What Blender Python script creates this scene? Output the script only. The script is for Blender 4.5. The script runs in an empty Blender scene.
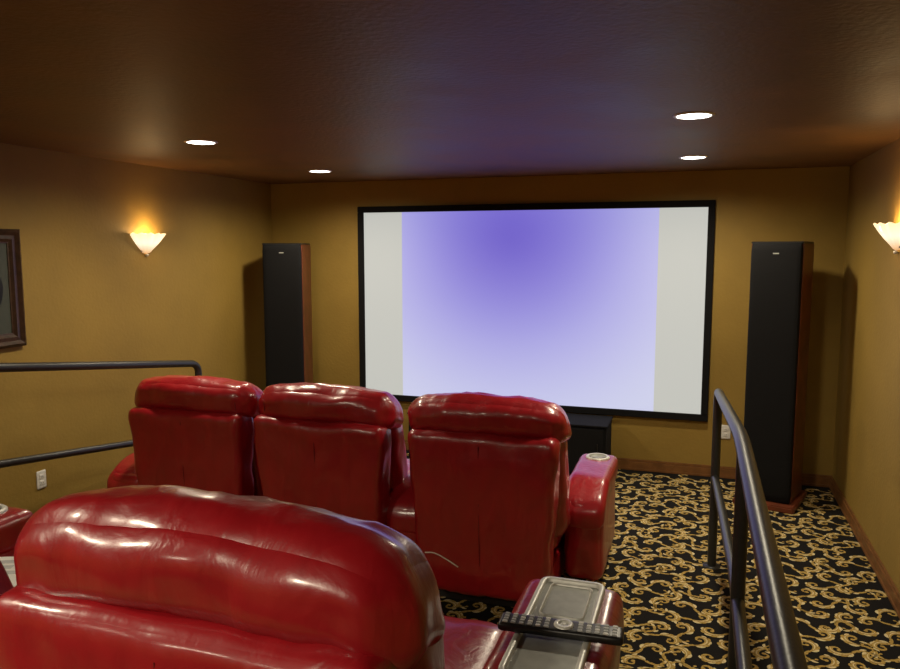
import bpy, bmesh, math, random
from mathutils import Vector, Matrix, noise
random.seed(7)
S = bpy.context.scene
try:
    S.view_settings.view_transform = 'Standard'
    S.view_settings.look = 'None'
except Exception: pass

# ------------------------------------------------------------ materials
def new_mat(name):
    m = bpy.data.materials.new(name); m.use_nodes = True
    nt = m.node_tree
    return m, nt, nt.nodes['Principled BSDF']
def plain(name, col, rough=0.5, metal=0.0, spec=0.5, var=0.12, scale=30, bump=0.0, coat=0.0):
    m, nt, p = new_mat(name)
    tc = nt.nodes.new('ShaderNodeTexCoord')
    n = nt.nodes.new('ShaderNodeTexNoise'); n.inputs['Scale'].default_value = scale; n.inputs['Detail'].default_value = 4
    nt.links.new(tc.outputs['Object'], n.inputs['Vector'])
    r = nt.nodes.new('ShaderNodeValToRGB')
    r.color_ramp.elements[0].position = .3; r.color_ramp.elements[1].position = .7
    r.color_ramp.elements[0].color = [c*(1-var) for c in col]+[1]
    r.color_ramp.elements[1].color = [min(1, c*(1+var)) for c in col]+[1]
    nt.links.new(n.outputs['Fac'], r.inputs['Fac']); nt.links.new(r.outputs['Color'], p.inputs['Base Color'])
    p.inputs['Roughness'].default_value = rough; p.inputs['Metallic'].default_value = metal
    p.inputs['Specular IOR Level'].default_value = spec; p.inputs['Coat Weight'].default_value = coat
    if bump:
        b = nt.nodes.new('ShaderNodeBump'); b.inputs['Strength'].default_value = bump; b.inputs['Distance'].default_value = .01
        nt.links.new(n.outputs['Fac'], b.inputs['Height']); nt.links.new(b.outputs['Normal'], p.inputs['Normal'])
    return m
def emis(name, col, strength):
    m, nt, p = new_mat(name)
    p.inputs['Base Color'].default_value = (*col, 1)
    p.inputs['Emission Color'].default_value = (*col, 1); p.inputs['Emission Strength'].default_value = strength
    return m

def wall_mat(name, col, rough, var, spec=.4):
    m, nt, p = new_mat(name)
    tc = nt.nodes.new('ShaderNodeTexCoord')
    n = nt.nodes.new('ShaderNodeTexNoise'); n.inputs['Scale'].default_value = 2.2; n.inputs['Detail'].default_value = 8; n.inputs['Roughness'].default_value = .6
    n2 = nt.nodes.new('ShaderNodeTexNoise'); n2.inputs['Scale'].default_value = 45; n2.inputs['Detail'].default_value = 3
    for q in (n, n2): nt.links.new(tc.outputs['Object'], q.inputs['Vector'])
    r = nt.nodes.new('ShaderNodeValToRGB')
    r.color_ramp.elements[0].position = .3; r.color_ramp.elements[1].position = .72
    r.color_ramp.elements[0].color = [c*(1-var) for c in col]+[1]
    r.color_ramp.elements[1].color = [c*(1+var) for c in col]+[1]
    nt.links.new(n.outputs['Fac'], r.inputs['Fac']); nt.links.new(r.outputs['Color'], p.inputs['Base Color'])
    mr = nt.nodes.new('ShaderNodeMapRange'); mr.inputs['To Min'].default_value = rough-.08; mr.inputs['To Max'].default_value = rough+.12
    nt.links.new(n.outputs['Fac'], mr.inputs['Value']); nt.links.new(mr.outputs['Result'], p.inputs['Roughness'])
    b = nt.nodes.new('ShaderNodeBump'); b.inputs['Strength'].default_value = .22; b.inputs['Distance'].default_value = .01
    nt.links.new(n2.outputs['Fac'], b.inputs['Height']); nt.links.new(b.outputs['Normal'], p.inputs['Normal'])
    p.inputs['Specular IOR Level'].default_value = spec
    return m
M_WALL = wall_mat('wall_paint', (.305, .197, .042), .6, .10, .3)
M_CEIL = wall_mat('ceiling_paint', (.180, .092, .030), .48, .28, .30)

def leather(name='red_leather'):
    m, nt, p = new_mat(name)
    tc = nt.nodes.new('ShaderNodeTexCoord')
    mp = nt.nodes.new('ShaderNodeMapping'); mp.inputs['Scale'].default_value = (1.5, 1.5, .6)
    nt.links.new(tc.outputs['Object'], mp.inputs['Vector'])
    n = nt.nodes.new('ShaderNodeTexNoise'); n.inputs['Scale'].default_value = 7; n.inputs['Detail'].default_value = 3; n.inputs['Distortion'].default_value = 1.2
    nt.links.new(mp.outputs['Vector'], n.inputs['Vector'])
    nd = nt.nodes.new('ShaderNodeTexNoise'); nd.inputs['Scale'].default_value = 5; nd.inputs['Detail'].default_value = 2
    nt.links.new(tc.outputs['Object'], nd.inputs['Vector'])
    mxv = nt.nodes.new('ShaderNodeMix'); mxv.data_type = 'VECTOR'; mxv.inputs['Factor'].default_value = .35
    mp2 = nt.nodes.new('ShaderNodeMapping'); mp2.inputs['Scale'].default_value = (.6, 1, 1)
    nt.links.new(tc.outputs['Object'], mp2.inputs['Vector'])
    nt.links.new(mp2.outputs['Vector'], mxv.inputs[4]); nt.links.new(nd.outputs['Color'], mxv.inputs[5])
    vc = nt.nodes.new('ShaderNodeTexVoronoi'); vc.feature = 'DISTANCE_TO_EDGE'; vc.inputs['Scale'].default_value = 11
    nt.links.new(mxv.outputs[1], vc.inputs['Vector'])
    cl = nt.nodes.new('ShaderNodeMapRange'); cl.inputs['From Max'].default_value = .25; cl.interpolation_type = 'SMOOTHSTEP'
    nt.links.new(vc.outputs['Distance'], cl.inputs['Value'])
    v = nt.nodes.new('ShaderNodeTexVoronoi'); v.inputs['Scale'].default_value = 260
    nt.links.new(tc.outputs['Object'], v.inputs['Vector'])
    r = nt.nodes.new('ShaderNodeValToRGB')
    r.color_ramp.elements[0].position = .25; r.color_ramp.elements[1].position = .75
    r.color_ramp.elements[0].color = (.265, .005, .010, 1); r.color_ramp.elements[1].color = (.36, .008, .014, 1)
    nt.links.new(n.outputs['Fac'], r.inputs['Fac']); nt.links.new(r.outputs['Color'], p.inputs['Base Color'])
    b1 = nt.nodes.new('ShaderNodeBump'); b1.inputs['Strength'].default_value = .26; b1.inputs['Distance'].default_value = .02
    bc = nt.nodes.new('ShaderNodeBump'); bc.inputs['Strength'].default_value = .10; bc.inputs['Distance'].default_value = .0025
    b2 = nt.nodes.new('ShaderNodeBump'); b2.inputs['Strength'].default_value = .06; b2.inputs['Distance'].default_value = .002
    nt.links.new(n.outputs['Fac'], b1.inputs['Height']); nt.links.new(cl.outputs['Result'], bc.inputs['Height']); nt.links.new(v.outputs['Distance'], b2.inputs['Height'])
    nt.links.new(b1.outputs['Normal'], bc.inputs['Normal']); nt.links.new(bc.outputs['Normal'], b2.inputs['Normal']); nt.links.new(b2.outputs['Normal'], p.inputs['Normal'])
    p.inputs['Roughness'].default_value = .36; p.inputs['Specular IOR Level'].default_value = .5
    p.inputs['Coat Weight'].default_value = .6; p.inputs['Coat Roughness'].default_value = .17
    return m
M_LEA = leather()
M_PIPE = plain('leather_piping', (.15, .005, .009), .4)
M_BLACK = plain('black_plastic', (.012, .012, .013), .35)
M_METAL = plain('black_metal', (.030, .031, .031), .36, .2, bump=.05, scale=90)
M_GRILLE = plain('speaker_cloth', (.007, .007, .008), .9, spec=.2, scale=300, bump=.3)
M_WOOD = plain('cherry_wood', (.155, .040, .018), .35, var=.35, scale=8)
M_BASEB = plain('stained_trim', (.20, .085, .026), .4, var=.25, scale=12)
M_SILVER = plain('brushed_silver', (.68, .68, .64), .4, .2)
M_TRAY = plain('grey_tray', (.33, .34, .31), .45)
M_WHITE = plain('white_plastic', (.75, .74, .70), .4, var=.03)
M_GLOW = emis('downlight_lens', (1, .95, .86), 9)
M_FRAME = plain('dark_wood_frame', (.045, .022, .012), .35, var=.4, scale=25, bump=.3)
M_MAT = plain('picture_mat', (.045, .052, .035), .6)
M_RUB = plain('rubber_buttons', (.45, .46, .46), .5)
M_BASE = plain('black_base', (.02, .018, .018), .6)
M_GOLD = plain('carpet_gold', (.40, .27, .075), .95, var=.4, scale=120, spec=.1)
M_CREAM = plain('carpet_cream', (.64, .54, .30), .95, var=.25, scale=120, spec=.1)
M_CARPET = plain('carpet_black', (.013, .012, .011), .97, var=.4, scale=250, spec=.1, bump=.4)

# ------------------------------------------------------------ helpers
def link(ob, parent=None):
    S.collection.objects.link(ob)
    if parent: ob.parent = parent
    return ob
def empty(name, loc=(0,0,0), rz=0):
    e = bpy.data.objects.new(name, None); e.location = loc; e.rotation_euler[2] = rz; e.empty_display_size = .1
    return link(e)
def from_bm(name, bm, mats, parent=None, loc=(0,0,0), rot=(0,0,0), smooth=True):
    me = bpy.data.meshes.new(name)
    bmesh.ops.recalc_face_normals(bm, faces=bm.faces)
    bm.to_mesh(me); bm.free()
    if not isinstance(mats, (list, tuple)): mats = [mats]
    for m in mats: me.materials.append(m)
    if smooth:
        for p in me.polygons: p.use_smooth = True
    ob = bpy.data.objects.new(name, me); ob.location = loc; ob.rotation_euler = rot
    return link(ob, parent)
def rbox(name, h, r, mat, parent=None, loc=(0,0,0), rot=(0,0,0), n=14, bulge=(0,0,0), fn=None, wr=0.0, seed=0.0):
    bm = bmesh.new(); bmesh.ops.create_cube(bm, size=2)
    bmesh.ops.subdivide_edges(bm, edges=bm.edges, cuts=n, use_grid_fill=True)
    hx, hy, hz = h; r = min(r, hx, hy, hz)
    for v in bm.verts:
        u = [math.sin(c*math.pi/2) for c in v.co]
        q = Vector((u[0]*hx, u[1]*hy, u[2]*hz))
        inn = Vector([max(-(hh-r), min(hh-r, c)) for c, hh in zip(q, h)])
        d = q-inn
        if d.length > 1e-9: q = inn + d.normalized()*r
        b = Vector((0,0,0))
        for i in range(3):
            j, k = (i+1) % 3, (i+2) % 3
            b[i] = bulge[i]*(1-u[j]**2)*(1-u[k]**2)*(1 if u[i] > 0 else -1)*abs(u[i])
        q += b
        if wr:
            nn = (d.normalized() if d.length > 1e-9 else Vector((0,0,1)))
            q += nn*wr*noise.noise(Vector((q.x*7+seed, q.y*9, q.z*9+seed)))
            q += nn*wr*.5*noise.noise(Vector((q.x*22+seed, q.y*14, q.z*10)))
        if fn: q = fn(q)
        v.co = q
    return from_bm(name, bm, mat, parent, loc, rot)
def box(name, lo, hi, mat, parent=None, bevel=0.0, rot=(0,0,0)):
    c = [(a+b)/2 for a, b in zip(lo, hi)]; s = [(b-a) for a, b in zip(lo, hi)]
    bm = bmesh.new(); bmesh.ops.create_cube(bm, size=1)
    for v in bm.verts: v.co = Vector([a*b for a, b in zip(v.co, s)])
    if bevel: bmesh.ops.bevel(bm, geom=list(bm.edges), offset=bevel, segments=2, affect='EDGES')
    return from_bm(name, bm, mat, parent, c, rot, smooth=False)
def tube(name, pts, rad, mat, parent=None, bez=False, res=6, cyclic=False):
    cu = bpy.data.curves.new(name, 'CURVE'); cu.dimensions = '3D'; cu.bevel_depth = rad; cu.bevel_resolution = res; cu.use_fill_caps = True
    if bez:
        sp = cu.splines.new('BEZIER'); sp.bezier_points.add(len(pts)-1)
        for b, p in zip(sp.bezier_points, pts):
            b.co = p; b.handle_left_type = b.handle_right_type = 'AUTO'
    else:
        sp = cu.splines.new('POLY'); sp.points.add(len(pts)-1)
        for b, p in zip(sp.points, pts): b.co = (*p, 1)
        sp.use_cyclic_u = cyclic
    tmp = bpy.data.objects.new('tmp', cu); S.collection.objects.link(tmp)
    dg = bpy.context.evaluated_depsgraph_get(); me = bpy.data.meshes.new_from_object(tmp.evaluated_get(dg))
    bpy.data.objects.remove(tmp)
    me.name = name; me.materials.clear(); me.materials.append(mat)
    for p in me.polygons: p.use_smooth = True
    return link(bpy.data.objects.new(name, me), parent)
def lathe(name, prof, mat, parent=None, loc=(0,0,0), seg=40, a0=0, a1=2*math.pi, sx=1, sy=1, flute=0, nfl=12):
    bm = bmesh.new(); rings = []
    full = abs(a1-a0-2*math.pi) < 1e-6
    cnt = seg if full else seg+1
    for (r, z) in prof:
        ring = []
        for i in range(cnt):
            a = a0+(a1-a0)*i/seg
            rr = r*(1+flute*math.cos(a*nfl))
            ring.append(bm.verts.new((rr*math.cos(a)*sx, rr*math.sin(a)*sy, z+ (flute*.6*r*math.cos(a*nfl) if flute else 0))))
        rings.append(ring)
    for A, B in zip(rings, rings[1:]):
        for i in range(seg):
            j = (i+1) % cnt
            try: bm.faces.new((A[i], A[j], B[j], B[i]))
            except Exception: pass
    bmesh.ops.remove_doubles(bm, verts=bm.verts, dist=1e-5)
    return from_bm(name, bm, mat, parent, loc)

# ------------------------------------------------------------ room
XL, XR, YB, YF, ZC = -3.97, 1.04, -2.6, 6.50, 2.50
RZ = .29
def fz(y):
    if y < 2.6: return RZ
    if y < 3.35: return RZ*(3.35-y)/.75
    return 0.0
bm = bmesh.new()
prof = [(YB-.1, RZ), (2.6, RZ), (3.35, 0), (YF+.1, 0)]
top = [[bm.verts.new((x, y, z)) for y, z in prof] for x in (XL-.1, XR+.1)]
bot = [[bm.verts.new((x, y, -.12)) for y, z in prof] for x in (XL-.1, XR+.1)]
for i in range(3):
    bm.faces.new((top[0][i], top[0][i+1], top[1][i+1], top[1][i]))
    bm.faces.new((bot[0][i], bot[0][i+1], bot[1][i+1], bot[1][i]))
    for k in (0, 1): bm.faces.new((top[k][i], top[k][i+1], bot[k][i+1], bot[k][i]))
for i in (0, 3): bm.faces.new((top[0][i], top[1][i], bot[1][i], bot[0][i]))
floor = from_bm('floor', bm, M_CARPET, smooth=False)

# woven acanthus scroll motifs of the carpet
bm = bmesh.new()
def ribbon(pts, ws, mi, dz):
    prev = None
    for i, (p, w) in enumerate(zip(pts, ws)):
        a = pts[max(0, i-1)]; b = pts[min(len(pts)-1, i+1)]
        d = Vector((b[0]-a[0], b[1]-a[1]))
        if d.length < 1e-9: continue
        d.normalize(); nx, ny = -d.y*w/2, d.x*w/2
        l = (p[0]+nx, p[1]+ny); r = (p[0]-nx, p[1]-ny)
        cur = [bm.verts.new((q[0], q[1], fz(q[1])+dz)) for q in (l, r)]
        if prev:
            f = bm.faces.new((prev[0], prev[1], cur[1], cur[0])); f.material_index = mi
        prev = cur
def leaf(x, y, ang, L, W, curl, mi, dz):
    pts = []; ws = []; px, py, a = x, y, ang; n = 6
    for i in range(n+1):
        t = i/n; pts.append((px, py)); ws.append(W*math.sin(math.pi*min(1, .15+.85*t))**.8 if t < 1 else .0008)
        a += curl/n; px += math.cos(a)*L/n; py += math.sin(a)*L/n
    ribbon(pts, ws, mi, dz)
def walk(x, y, a, kap, L, n, w, mi, dz, knob=0.0):
    pts = [(x, y)]; hd = [a]; ds = L/n
    for i in range(n):
        t = (i+.5)/n; a += kap(t)*ds; x += math.cos(a)*ds; y += math.sin(a)*ds
        pts.append((x, y)); hd.append(a)
    ribbon(pts, [w(i/n) for i in range(n+1)], mi, dz)
    if knob:
        vs = [bm.verts.new((x+knob*math.cos(k*math.pi/4), y+knob*math.sin(k*math.pi/4), fz(y)+dz+.0004)) for k in range(8)]
        bm.faces.new(vs).material_index = mi
    return pts, hd
def motif(cx, cy, rot, s, sc):
    x = cx-.045*sc*math.cos(rot); y = cy-.045*sc*math.sin(rot)
    pts, hd = walk(x, y, rot+s*.9, lambda t: -s*(12+55*t*t)/sc, .20*sc, 22, lambda t: (.006+.018*math.sin(math.pi*min(1, t*.95+.05))**1.2)*sc, 0, .0018, .0105*sc)
    ribbon(pts[2:16], [.0055*sc*math.sin(math.pi*(i+.5)/14)+.001 for i in range(14)], 1, .0028)
    for k, i in enumerate((1, 4, 7, 10, 13)):
        leaf(pts[i][0], pts[i][1], hd[i]+s*1.0, (.054-.005*k)*sc, .018*sc, -s*1.7, 0 if k % 2 else 1, .0013+.0001*k)
    tl, th = walk(x, y, rot+s*.9+math.pi, lambda t: -s*(6+38*t)/sc, .13*sc, 14, lambda t: (.011*(1-t)+.005)*sc, 0, .0016, .008*sc)
    for k, i in enumerate((2, 5, 8, 11)):
        leaf(tl[i][0], tl[i][1], th[i]+s*(1 if k % 2 else -1)*.9, .038*sc, .015*sc, s*(-1 if k % 2 else 1)*1.4, k % 2, .0012+.0001*k)
st = .140
j = 0; y = -.3
while y < YF-.06:
    x = XL+.1+(st/2 if j % 2 else 0); i = 0
    while x < XR-.03:
        motif(x+random.uniform(-.010,.010), y+random.uniform(-.010,.010), (math.pi/2)*((i+2*j) % 4)+.5*((j) % 3)+random.uniform(-.2,.2), 1 if (i+j) % 2 else -1, .98)
        x += st; i += 1
    y += st*.88; j += 1
for v in list(bm.verts):
    v.co.x = max(XL+.02, min(XR-.02, v.co.x))
    if v.co.y > YF-.02: v.co.y = YF-.02
car = from_bm('carpet_pattern', bm, [M_GOLD, M_CREAM], floor, smooth=False)

box('ceiling', (XL-.1, YB-.1, ZC), (XR+.1, YF+.1, ZC+.1), M_CEIL)
box('wall_left', (XL-.1, YB-.1, 0), (XL, YF+.1, ZC), M_WALL)
box('wall_right', (XR, YB-.1, 0), (XR+.1, YF+.1, ZC), M_WALL)
box('wall_front', (XL, YF, 0), (XR, YF+.1, ZC), M_WALL)
box('wall_back', (XL, YB-.1, 0), (XR, YB, ZC), M_WALL)
def baseboard(name, axis, pos, a, b, inward, z0=0.0):
    e = empty(name)
    for k, (t, z1, z2) in enumerate([(.016, 0, .075), (.022, 0, .02), (.010, .075, .095)]):
        if axis == 'y':
            lo = (min(pos, pos+inward*t), a, z0+z1); hi = (max(pos, pos+inward*t), b, z0+z2)
        else:
            lo = (a, min(pos, pos+inward*t), z0+z1); hi = (b, max(pos, pos+inward*t), z0+z2)
        box('board_%d' % k, lo, hi, M_BASEB, e, .003)
baseboard('baseboard_front', 'x', YF, XL, XR, -1)
baseboard('baseboard_right', 'y', XR, 3.35, YF-.02, -1)
baseboard('baseboard_left', 'y', XL, 3.35, YF-.02, 1)

# ------------------------------------------------------------ projection screen
ps = empty('projection_screen', (-1.475, YF, 1.367))
W2, H2, fb = 1.565, .90, .055
box('frame_top', (-W2, -.04, H2-fb), (W2, 0, H2), M_GRILLE, ps, .004)
box('frame_bottom', (-W2, -.04, -H2), (W2, 0, -H2+fb), M_GRILLE, ps, .004)
box('frame_left', (-W2, -.04, -H2+fb), (-W2+fb, 0, H2-fb), M_GRILLE, ps, .004)
box('frame_right', (W2-fb, -.04, -H2+fb), (W2, 0, H2-fb), M_GRILLE, ps, .004)
m, nt, p = new_mat('projected_image')
N = nt.nodes; Lk = nt.links
tc = N.new('ShaderNodeTexCoord'); sx = N.new('ShaderNodeSeparateXYZ'); Lk.new(tc.outputs['Object'], sx.inputs[0])
mp = N.new('ShaderNodeMapping')
mp.inputs['Location'].default_value = (.12*.52, 0, -.60*.58); mp.inputs['Scale'].default_value = (.52, 0, .58)
Lk.new(tc.outputs['Object'], mp.inputs['Vector'])
ln = N.new('ShaderNodeVectorMath'); ln.operation = 'LENGTH'; Lk.new(mp.outputs[0], ln.inputs[0])
cr = N.new('ShaderNodeValToRGB'); cr.color_ramp.interpolation = 'B_SPLINE'
els = cr.color_ramp.elements
els[0].position = 0; els[0].color = (.17, .13, .66, 1); els[1].position = 1.0; els[1].color = (.66, .69, .91, 1)
for pos, c in ((.15, (.20, .16, .70)), (.35, (.29, .26, .78)), (.55, (.42, .41, .85)), (.78, (.57, .58, .90))):
    e2 = els.new(pos); e2.color = (*c, 1)
Lk.new(ln.outputs['Value'], cr.inputs['Fac'])
ab = N.new('ShaderNodeMath'); ab.operation = 'ABSOLUTE'; Lk.new(sx.outputs['X'], ab.inputs[0])
gt = N.new('ShaderNodeMath'); gt.operation = 'GREATER_THAN'; gt.inputs[1].default_value = 1.132; Lk.new(ab.outputs[0], gt.inputs[0])
mx = N.new('ShaderNodeMix'); mx.data_type = 'RGBA'
Lk.new(gt.outputs[0], mx.inputs['Factor']); Lk.new(cr.outputs['Color'], mx.inputs[6]); mx.inputs[7].default_value = (.57, .58, .54, 1)
Lk.new(mx.outputs[2], p.inputs['Emission Color']); p.inputs['Emission Strength'].default_value = .88
p.inputs['Base Color'].default_value = (.1, .1, .1, 1); p.inputs['Roughness'].default_value = .9
bm = bmesh.new()
vs = [bm.verts.new(c) for c in [(-W2+fb, -.015, -H2+fb), (W2-fb, -.015, -H2+fb), (W2-fb, -.015, H2-fb), (-W2+fb, -.015, H2-fb)]]
bm.faces.new(vs)
from_bm('screen_surface', bm, m, ps, smooth=False)

# ------------------------------------------------------------ tower speakers
def speaker(loc, rz):
    e = empty('tower_speaker', loc, rz)
    w, d, h = .175, .20, 1.93
    box('plinth', (-.21, -.27, 0), (.21, .24, .045), M_WOOD, e, .008)
    box('cabinet', (-w+.012, -d+.02, .045), (w-.012, d, h-.01), M_BLACK, e, .004)
    for s in (-1, 1):
        box('side_panel', (s*w-.012 if s > 0 else -w, -d+.03, .045), (w if s > 0 else -w+.012, d, h-.015), M_WOOD, e, .003)
    rbox('grille', (w-.004, .028, (h-.06)/2), .02, M_GRILLE, e, (0, -d+.02, .05+(h-.06)/2), n=8)
    box('top_cap', (-w, -d+.01, h-.015), (w, d, h), M_BLACK, e, .005)
    box('badge', (-.02, -d-.010, h-.088), (.02, -d-.006, h-.08), M_TRAY, e)
speaker((-3.57, 6.09, 0), math.radians(17))
speaker((.555, 6.02, 0), math.radians(-17))

# ------------------------------------------------------------ media console under screen
mc = empty('media_console', (-1.53, 6.24, 0))
box('body', (-.85, -.20, .05), (.85, .20, .45), M_GRILLE, mc, .008)
box('top', (-.86, -.21, .45), (.86, .21, .465), M_GRILLE, mc, .004)
for i in range(4):
    x = -.84+i*.42
    box('door_panel', (x+.008, -.215, .07), (x+.412, -.201, .435), M_GRILLE, mc, .004)
    box('pull', (x+.36, -.225, .26), (x+.368, -.214, .32), M_BLACK, mc)
box('kick', (-.82, -.18, 0), (.82, .18, .05), M_BASE, mc)

# ------------------------------------------------------------ wall sconces
M_SHADE, nt, p = new_mat('alabaster_glass')
tc = nt.nodes.new('ShaderNodeTexCoord'); sp_ = nt.nodes.new('ShaderNodeSeparateXYZ'); nt.links.new(tc.outputs['Object'], sp_.inputs[0])
mr = nt.nodes.new('ShaderNodeMapRange'); mr.inputs['From Min'].default_value = -.11; mr.inputs['From Max'].default_value = .05
nt.links.new(sp_.outputs['Z'], mr.inputs['Value'])
rp = nt.nodes.new('ShaderNodeValToRGB'); rp.color_ramp.elements[0].color = (.55, .24, .06, 1); rp.color_ramp.elements[1].color = (1, .74, .40, 1)
e2 = rp.color_ramp.elements.new(.55); e2.color = (1, .88, .66, 1)
nt.links.new(mr.outputs[0], rp.inputs['Fac']); nt.links.new(rp.outputs['Color'], p.inputs['Emission Color'])
p.inputs['Emission Strength'].default_value = 1.15; p.inputs['Base Color'].default_value = (.8, .7, .5, 1); p.inputs['Roughness'].default_value = .3
def sconce(loc, s):   # s=+1 sticks out to +X
    e = empty('wall_sconce', loc)
    prof = [(.014, -.100), (.035, -.095), (.060, -.070), (.098, -.035), (.134, .003), (.165, .042), (.158, .047), (.125, .010), (.08, -.025)]
    a0 = -math.pi/2 if s > 0 else math.pi/2
    lathe('shade', prof, M_SHADE, e, (0,0,0), 72, a0, a0+math.pi, .78, 1, .05, 14)
    rbox('back_plate', (.006, .055, .07), .005, M_SILVER, e, (s*.006, 0, -.02), n=4)
    lathe('finial', [(.0, -.125), (.012, -.118), (.014, -.108), (.0, -.1)], M_SILVER, e, (s*.014, 0, 0), 16)
    L = bpy.data.lights.new('bulb', 'POINT'); L.energy = 4.6; L.color = (1, .66, .30); L.shadow_soft_size = .04
    o = bpy.data.objects.new('bulb', L); o.location = (s*.092, 0, .025); link(o, e)
sconce((XL, 4.72, 1.945), 1)
sconce((XR, 4.82, 1.97), -1)

# ------------------------------------------------------------ recessed lights
def downlight(x, y, en=102, col=(1, .87, .64)):
    e = empty('recessed_light', (x, y, ZC))
    lathe('trim_ring', [(.078, -.001), (.080, -.006), (.09, -.006), (.096, -.002), (.096, 0)], M_WHITE, e, seg=40)
    lathe('lens', [(0, -.005), (.079, -.005)], M_GLOW, e, seg=40)
    L = bpy.data.lights.new('lamp', 'SPOT'); L.energy = en; L.color = col; L.spot_size = math.radians(168); L.spot_blend = .75; L.shadow_soft_size = .07
    o = bpy.data.objects.new('lamp', L); o.location = (0, 0, -.02); link(o, e)
for x, y in ((-2.81, 3.85), (-2.93, 5.54), (-.06, 3.83), (-.08, 5.52)): downlight(x, y)
for x, y in ((-2.6, .35), (-.75, -.6), (-2.6, -1.6)): downlight(x, y, 138)  # three unseen downlights out of view, added as fill light

# ------------------------------------------------------------ recliners
def bez_rr(w, l, r, n=6):
    out = []
    for cx, cy, a in ((w-r, l-r, 0), (-w+r, l-r, 90), (-w+r, -l+r, 180), (w-r, -l+r, 270)):
        for k in range(n+1):
            t = math.radians(a+90*k/n); out.append((cx+r*math.cos(t), cy+r*math.sin(t)))
    return out
def bezel(name, w, l, r, t, z0, z1, mat, parent, loc):
    bm = bmesh.new()
    loops = []
    for (dw, z) in ((0, z0), (0, z1-.003), (.003, z1), (t-.003, z1), (t, z1-.003), (t+.002, z0)):
        loops.append([bm.verts.new((x, y, z)) for x, y in bez_rr(w-dw, l-dw, max(.004, r-dw))])
    n = len(loops[0])
    for A, B in zip(loops, loops[1:]):
        for i in range(n): bm.faces.new((A[i], A[(i+1) % n], B[(i+1) % n], B[i]))
    return from_bm(name, bm, mat, parent, loc)
def flat(name, w, l, r, mat, parent, loc):
    bm = bmesh.new(); bm.faces.new([bm.verts.new((x, y, 0)) for x, y in bez_rr(w, l, r)])
    return from_bm(name, bm, mat, parent, loc, smooth=False)

def arm(e, x0, x1, kind, sd, back=.39):
    c = (x0+x1)/2; hw = (x1-x0)/2
    hl = (1.07-back)/2; cy = (1.07+back)/2
    rbox('arm_body', (hw-.008, hl-.01, .235), .05, M_LEA, e, (c, cy, .315), n=14, bulge=(.008, .02, 0), wr=.008, seed=sd)
    def g(q):   # roll pad down at the back
        t = max(0, (-q.y-(hl-.22)))/.2
        q.z -= .09*min(t, 1.2)**2
        return q
    rbox('arm_pad', (hw, hl+.005, .07), .038, M_LEA, e, (c, cy, .55), n=22, bulge=(.004, .01, .002), wr=.004, seed=sd+3, fn=g)
    if kind == 'cup':
        lathe('cup_holder_ring', [(.050, .004), (.053, .010), (.064, .012), (.072, .006), (.072, -.01)], M_SILVER, e, (c, .97, .619), 32)
        lathe('cup_holder_well', [(0, .0), (.046, .0), (.051, .008)], M_TRAY, e, (c, .97, .623), 32)
    if kind == 'tray':
        bezel('tray_bezel', .092, .27, .03, .016, -.008, .016, M_SILVER, e, (c+.0, .77, .622))
        flat('tray_floor', .078, .256, .022, M_TRAY, e, (c, .77, .6265))
        bezel('tray_inset', .060, .10, .02, .006, -.002, .008, M_SILVER, e, (c, .91, .627))
        flat('tray_inset_floor', .055, .095, .018, M_TRAY, e, (c, .91, .6285))

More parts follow.
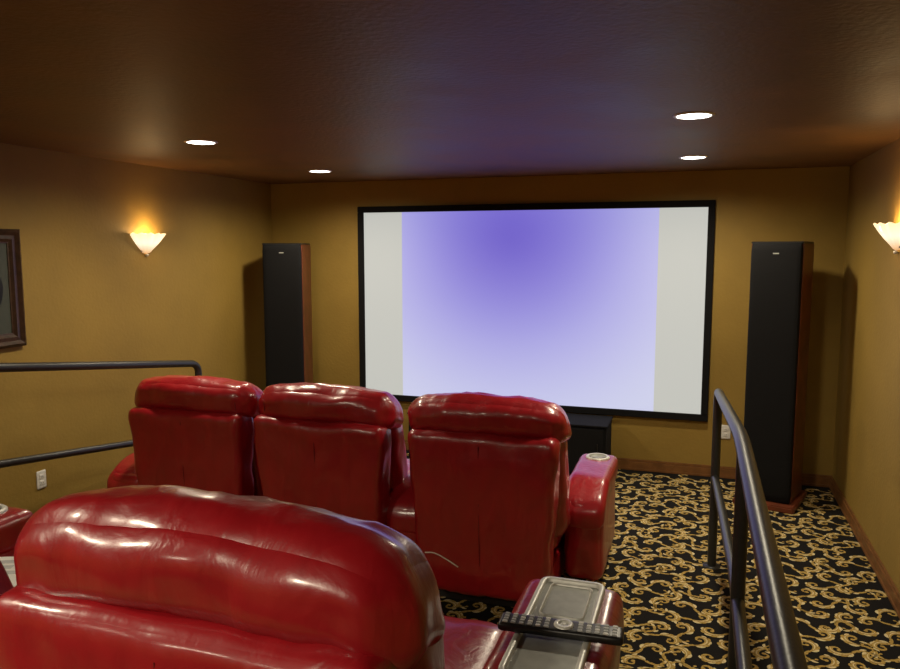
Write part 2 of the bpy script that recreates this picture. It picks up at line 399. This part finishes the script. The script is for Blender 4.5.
def recliner(x, y, z, sw=.66, left=None, right=None, lw=.24, rw=.24, sd=0.0, bw=.41, lback=.39, arch=.0, rz=0.0):
    e = empty('theater_recliner', (x, y, z), rz)
    hs = sw/2
    rbox('base', (hs-.01, .42, .10), .03, M_LEA, e, (0, .58, .15), n=8)
    box('floor_frame', (-hs+.04, .15, 0), (hs-.04, .95, .06), M_BASE, e)
    rbox('seat', (hs-.003, .40, .11), .07, M_LEA, e, (0, .66, .37), n=16, bulge=(0, .01, .03), wr=.012, seed=sd+1)
    rbox('footrest', (hs-.006, .055, .17), .045, M_LEA, e, (0, 1.02, .26), n=10, bulge=(0, .015, 0), wr=.006, seed=sd+2)
    def lean(q):
        q.y += -.10*(q.z/.37); return q
    rbox('back_cushion', (bw-.02, .11, .31), .085, M_LEA, e, (0, .20, .68), n=18, bulge=(.0, .03, 0), wr=.012, seed=sd+4, fn=lean)
    rbox('lumbar_cushion', (hs-.02, .09, .14), .07, M_LEA, e, (0, .34, .55), n=12, bulge=(0, .02, 0), wr=.01, seed=sd+5)
    sh = min(.385, bw-.015)
    def taper(q):
        t = (q.z+.43)/.86
        q.x *= .86+.14*t
        q.y += .055*(1-t)
        return q
    rbox('back_shell', (sh, .085, .425), .045, M_LEA, e, (0, -.030, .550), n=26, bulge=(0, .012, .004), wr=.012, seed=sd+6, fn=taper)
    def surf(xx, zz):
        t = (zz-.550+.43)/.86; u = xx/sh; w = (zz-.550)/.425
        return (xx*(.86+.14*t), -.030-.085-.012*max(0, 1-u*u)*max(0, 1-w*w)+.055*(1-t)+.001, zz)
    zs = [.17+i*(.92-.17)/16 for i in range(17)]
    tube('centre_seam', [surf(.0, q) for q in zs], .002, M_PIPE, e, res=2)
    def hr(q):
        u = q.x/bw
        f = math.exp(-((abs(u)-.78)/.16)**2)
        g = noise.noise(Vector((q.x*4+sd, q.y*3, q.z*26+sd*2)))
        q.y -= .006*f*g*(1 if q.y < 0 else -1)
        q.z += .003*noise.noise(Vector((q.x*16+sd, q.y*30, 3.1)))
        q.z -= .030*abs(u)**3 + arch*u*u
        q.y += .03*abs(u)**2.5
        if q.y > 0: q.z -= .25*q.y
        return q
    rbox('headrest', (bw, .125, .100), .082, M_LEA, e, (0, .05, 1.040), n=40, bulge=(.004, .013, .014), wr=.012, seed=sd+7, fn=hr)
    for s in (-1, 1):
        pts = []
        for k in range(25):
            a = math.pi*(-.15+1.0*k/24)
            yy = -.125*math.cos(a); zz = .099*math.sin(a)
            q = hr(Vector((s*(bw-.075), yy, zz)))
            pts.append((q.x, q.y+.05, q.z+1.042))
        tube('headrest_seam', pts, .0028, M_PIPE, e, res=2)
    if left: arm(e, -hs-lw, -hs, left, sd+10, lback)
    if right: arm(e, hs, hs+rw, right, sd+14)
    return e
FY = 3.57
cC = recliner(-1.00, FY, 0, .66, 'cup', 'cup', rw=.225, sd=1.0, lback=.03)
cB = recliner(-1.895, FY, 0, .64, None, None, sd=23.0, bw=.402)
cA = recliner(-2.725, FY, 0, .66, 'cup', None, lw=.285, sd=47.0, lback=-.04, bw=.395)
rbox('side_filler', (.07, .36, .22), .03, M_LEA, cB, (-.405, .62, .26), n=6)
cD = recliner(-.815, 1.06, RZ, .71, 'plain', 'tray', lw=.33, rw=.285, sd=61.0, bw=.405, arch=.030)
cE = recliner(-1.92, 1.06, RZ, .84, 'cup', None, lw=.27, sd=83.0)
tube('charging_cable', [(-.27, -.13, .36), (-.22, -.135, .365), (-.16, -.13, .34), (-.10, -.115, .30)], .003, M_WHITE, cC, bez=True, res=3)

# ------------------------------------------------------------ remote control on the tray
rm = empty('remote_control', (-.30, 1.775, RZ+.645+.006), math.radians(3))
rbox('case', (.153, .033, .011), .009, M_BLACK, rm, n=8)
for i in range(14):
    for k in range(4):
        if 6 <= i <= 8: continue
        x = -.135+i*.0205; yy = (-1.5+k)*.0135
        box('button', (x-.006, yy-.004, .010), (x+.006, yy+.004, .0145), M_RUB if (i+k) % 4 else M_WHITE, rm, .001)
lathe('d_pad', [(.0, .014), (.008, .014), (.0085, .012), (.012, .012), (.012, .0155), (.023, .0155), (.025, .011)], M_SILVER, rm, (.008, 0, 0), 24)

# magazine on the far seat
mg = empty('magazine', (-2.17, 1.82, RZ+.512), .4)
box('pages', (-.10, -.13, 0), (.10, .13, .008), M_WHITE, mg, .001)
for i in range(5):
    box('print_block', (-.08, -.11+i*.045, .008), (.02+.06*((i*7) % 3)/3, -.085+i*.045, .009), M_RUB, mg)

# ------------------------------------------------------------ handrails
def railing(x, xfar, y0, zt):
    e = empty('handrail')
    R = .025
    yb, ye = 2.75, 4.60
    def path(dz):
        pts = [(x, y0, zt+dz), (x, yb-.25, zt+dz), (x, yb-.08, zt+dz-.004), (x, yb+.1, zt+dz-.018)]
        pts.append((xfar, ye-.07, 1.06+dz))
        return pts
    P = path(0)
    for k in range(1, 7):
        a = k/6*math.pi/2
        P.append((xfar, ye-.07+.07*math.sin(a), 1.06-.07+.07*math.cos(a)-.004))
    P.append((xfar, ye, .0))
    tube('top_rail_and_end_post', P, R, M_METAL, e, res=8)
    Q = path(-.51); Q[-1] = (xfar, ye, 1.05-.51)
    tube('lower_rail', Q, R*.85, M_METAL, e, res=8)
    for yy in (2.55, y0+.05):
        tube('post', [(x, yy, fz(yy)), (x, yy, zt)], R*.9, M_METAL, e, res=8)
        lathe('foot_flange', [(.0, .008), (.05, .008), (.052, 0)], M_METAL, e, (x, yy, fz(yy)), 24)
    lathe('foot_flange', [(.0, .008), (.05, .008), (.052, 0)], M_METAL, e, (xfar, ye, 0), 24)
railing(.15, .118, .35, 1.235)
railing(-3.45, -3.45, .35, 1.295)

# ------------------------------------------------------------ framed picture, outlets
fp = empty('framed_picture', (XL, 3.26, 1.640))
hy, hz, t = .33, .355, .085
def mould(name, a, b, inner_a, inner_b):
    bm = bmesh.new()
    prof = [(0, .0), (0, .030), (.2, .042), (.45, .026), (.7, .030), (.9, .018), (1, .016), (1, 0)]
    A = [bm.verts.new((d, a[0]+(inner_a[0]-a[0])*s, a[1]+(inner_a[1]-a[1])*s)) for s, d in prof]
    B = [bm.verts.new((d, b[0]+(inner_b[0]-b[0])*s, b[1]+(inner_b[1]-b[1])*s)) for s, d in prof]
    for i in range(len(prof)-1): bm.faces.new((A[i], A[i+1], B[i+1], B[i]))
    from_bm(name, bm, M_FRAME, fp, smooth=False)
O = [(-hy, -hz), (hy, -hz), (hy, hz), (-hy, hz)]; I = [(-hy+t, -hz+t), (hy-t, -hz+t), (hy-t, hz-t), (-hy+t, hz-t)]
for k in range(4): mould('moulding_%d' % k, O[k], O[(k+1) % 4], I[k], I[(k+1) % 4])
box('mat_board', (.004, -hy+t-.005, -hz+t-.005), (.012, hy-t+.005, hz-t+.005), M_MAT, fp)
o = lathe('record_disc', [(0, .004), (.06, .004), (.062, .003), (.20, .003), (.203, 0)], M_BLACK, fp, (.012, 0, 0), 48); o.rotation_euler[1] = math.pi/2

def outlet(loc, ax):
    e = empty('wall_outlet', loc, 0 if ax == 'y' else math.pi/2)
    rbox('plate', (.036, .004, .058), .004, M_WHITE, e, (0, -.004, 0), n=4)
    for s in (-1, 1):
        rbox('socket', (.017, .002, .014), .002, M_WHITE, e, (0, -.009, s*.02), n=4)
        for q in (-1, 1): box('slot', (q*.006-.001, -.0118, s*.02-.005), (q*.006+.001, -.0108, s*.02+.005), M_BLACK, e)
outlet((.236, YF, .385), 'y')
outlet((XL, 3.66, .41), 'x')

# ------------------------------------------------------------ camera, world
w = bpy.data.worlds.new('world'); S.world = w; w.use_nodes = True
w.node_tree.nodes['Background'].inputs[0].default_value = (.02, .018, .015, 1)
cam = bpy.data.cameras.new('camera'); cam.sensor_width = 36; cam.lens = 758/900*36; cam.clip_start = .02
co = bpy.data.objects.new('camera', cam); co.location = (0, 0, 1.87)
co.rotation_euler = (math.radians(90-6.36), 0, math.radians(18.3))
S.collection.objects.link(co); S.camera = co
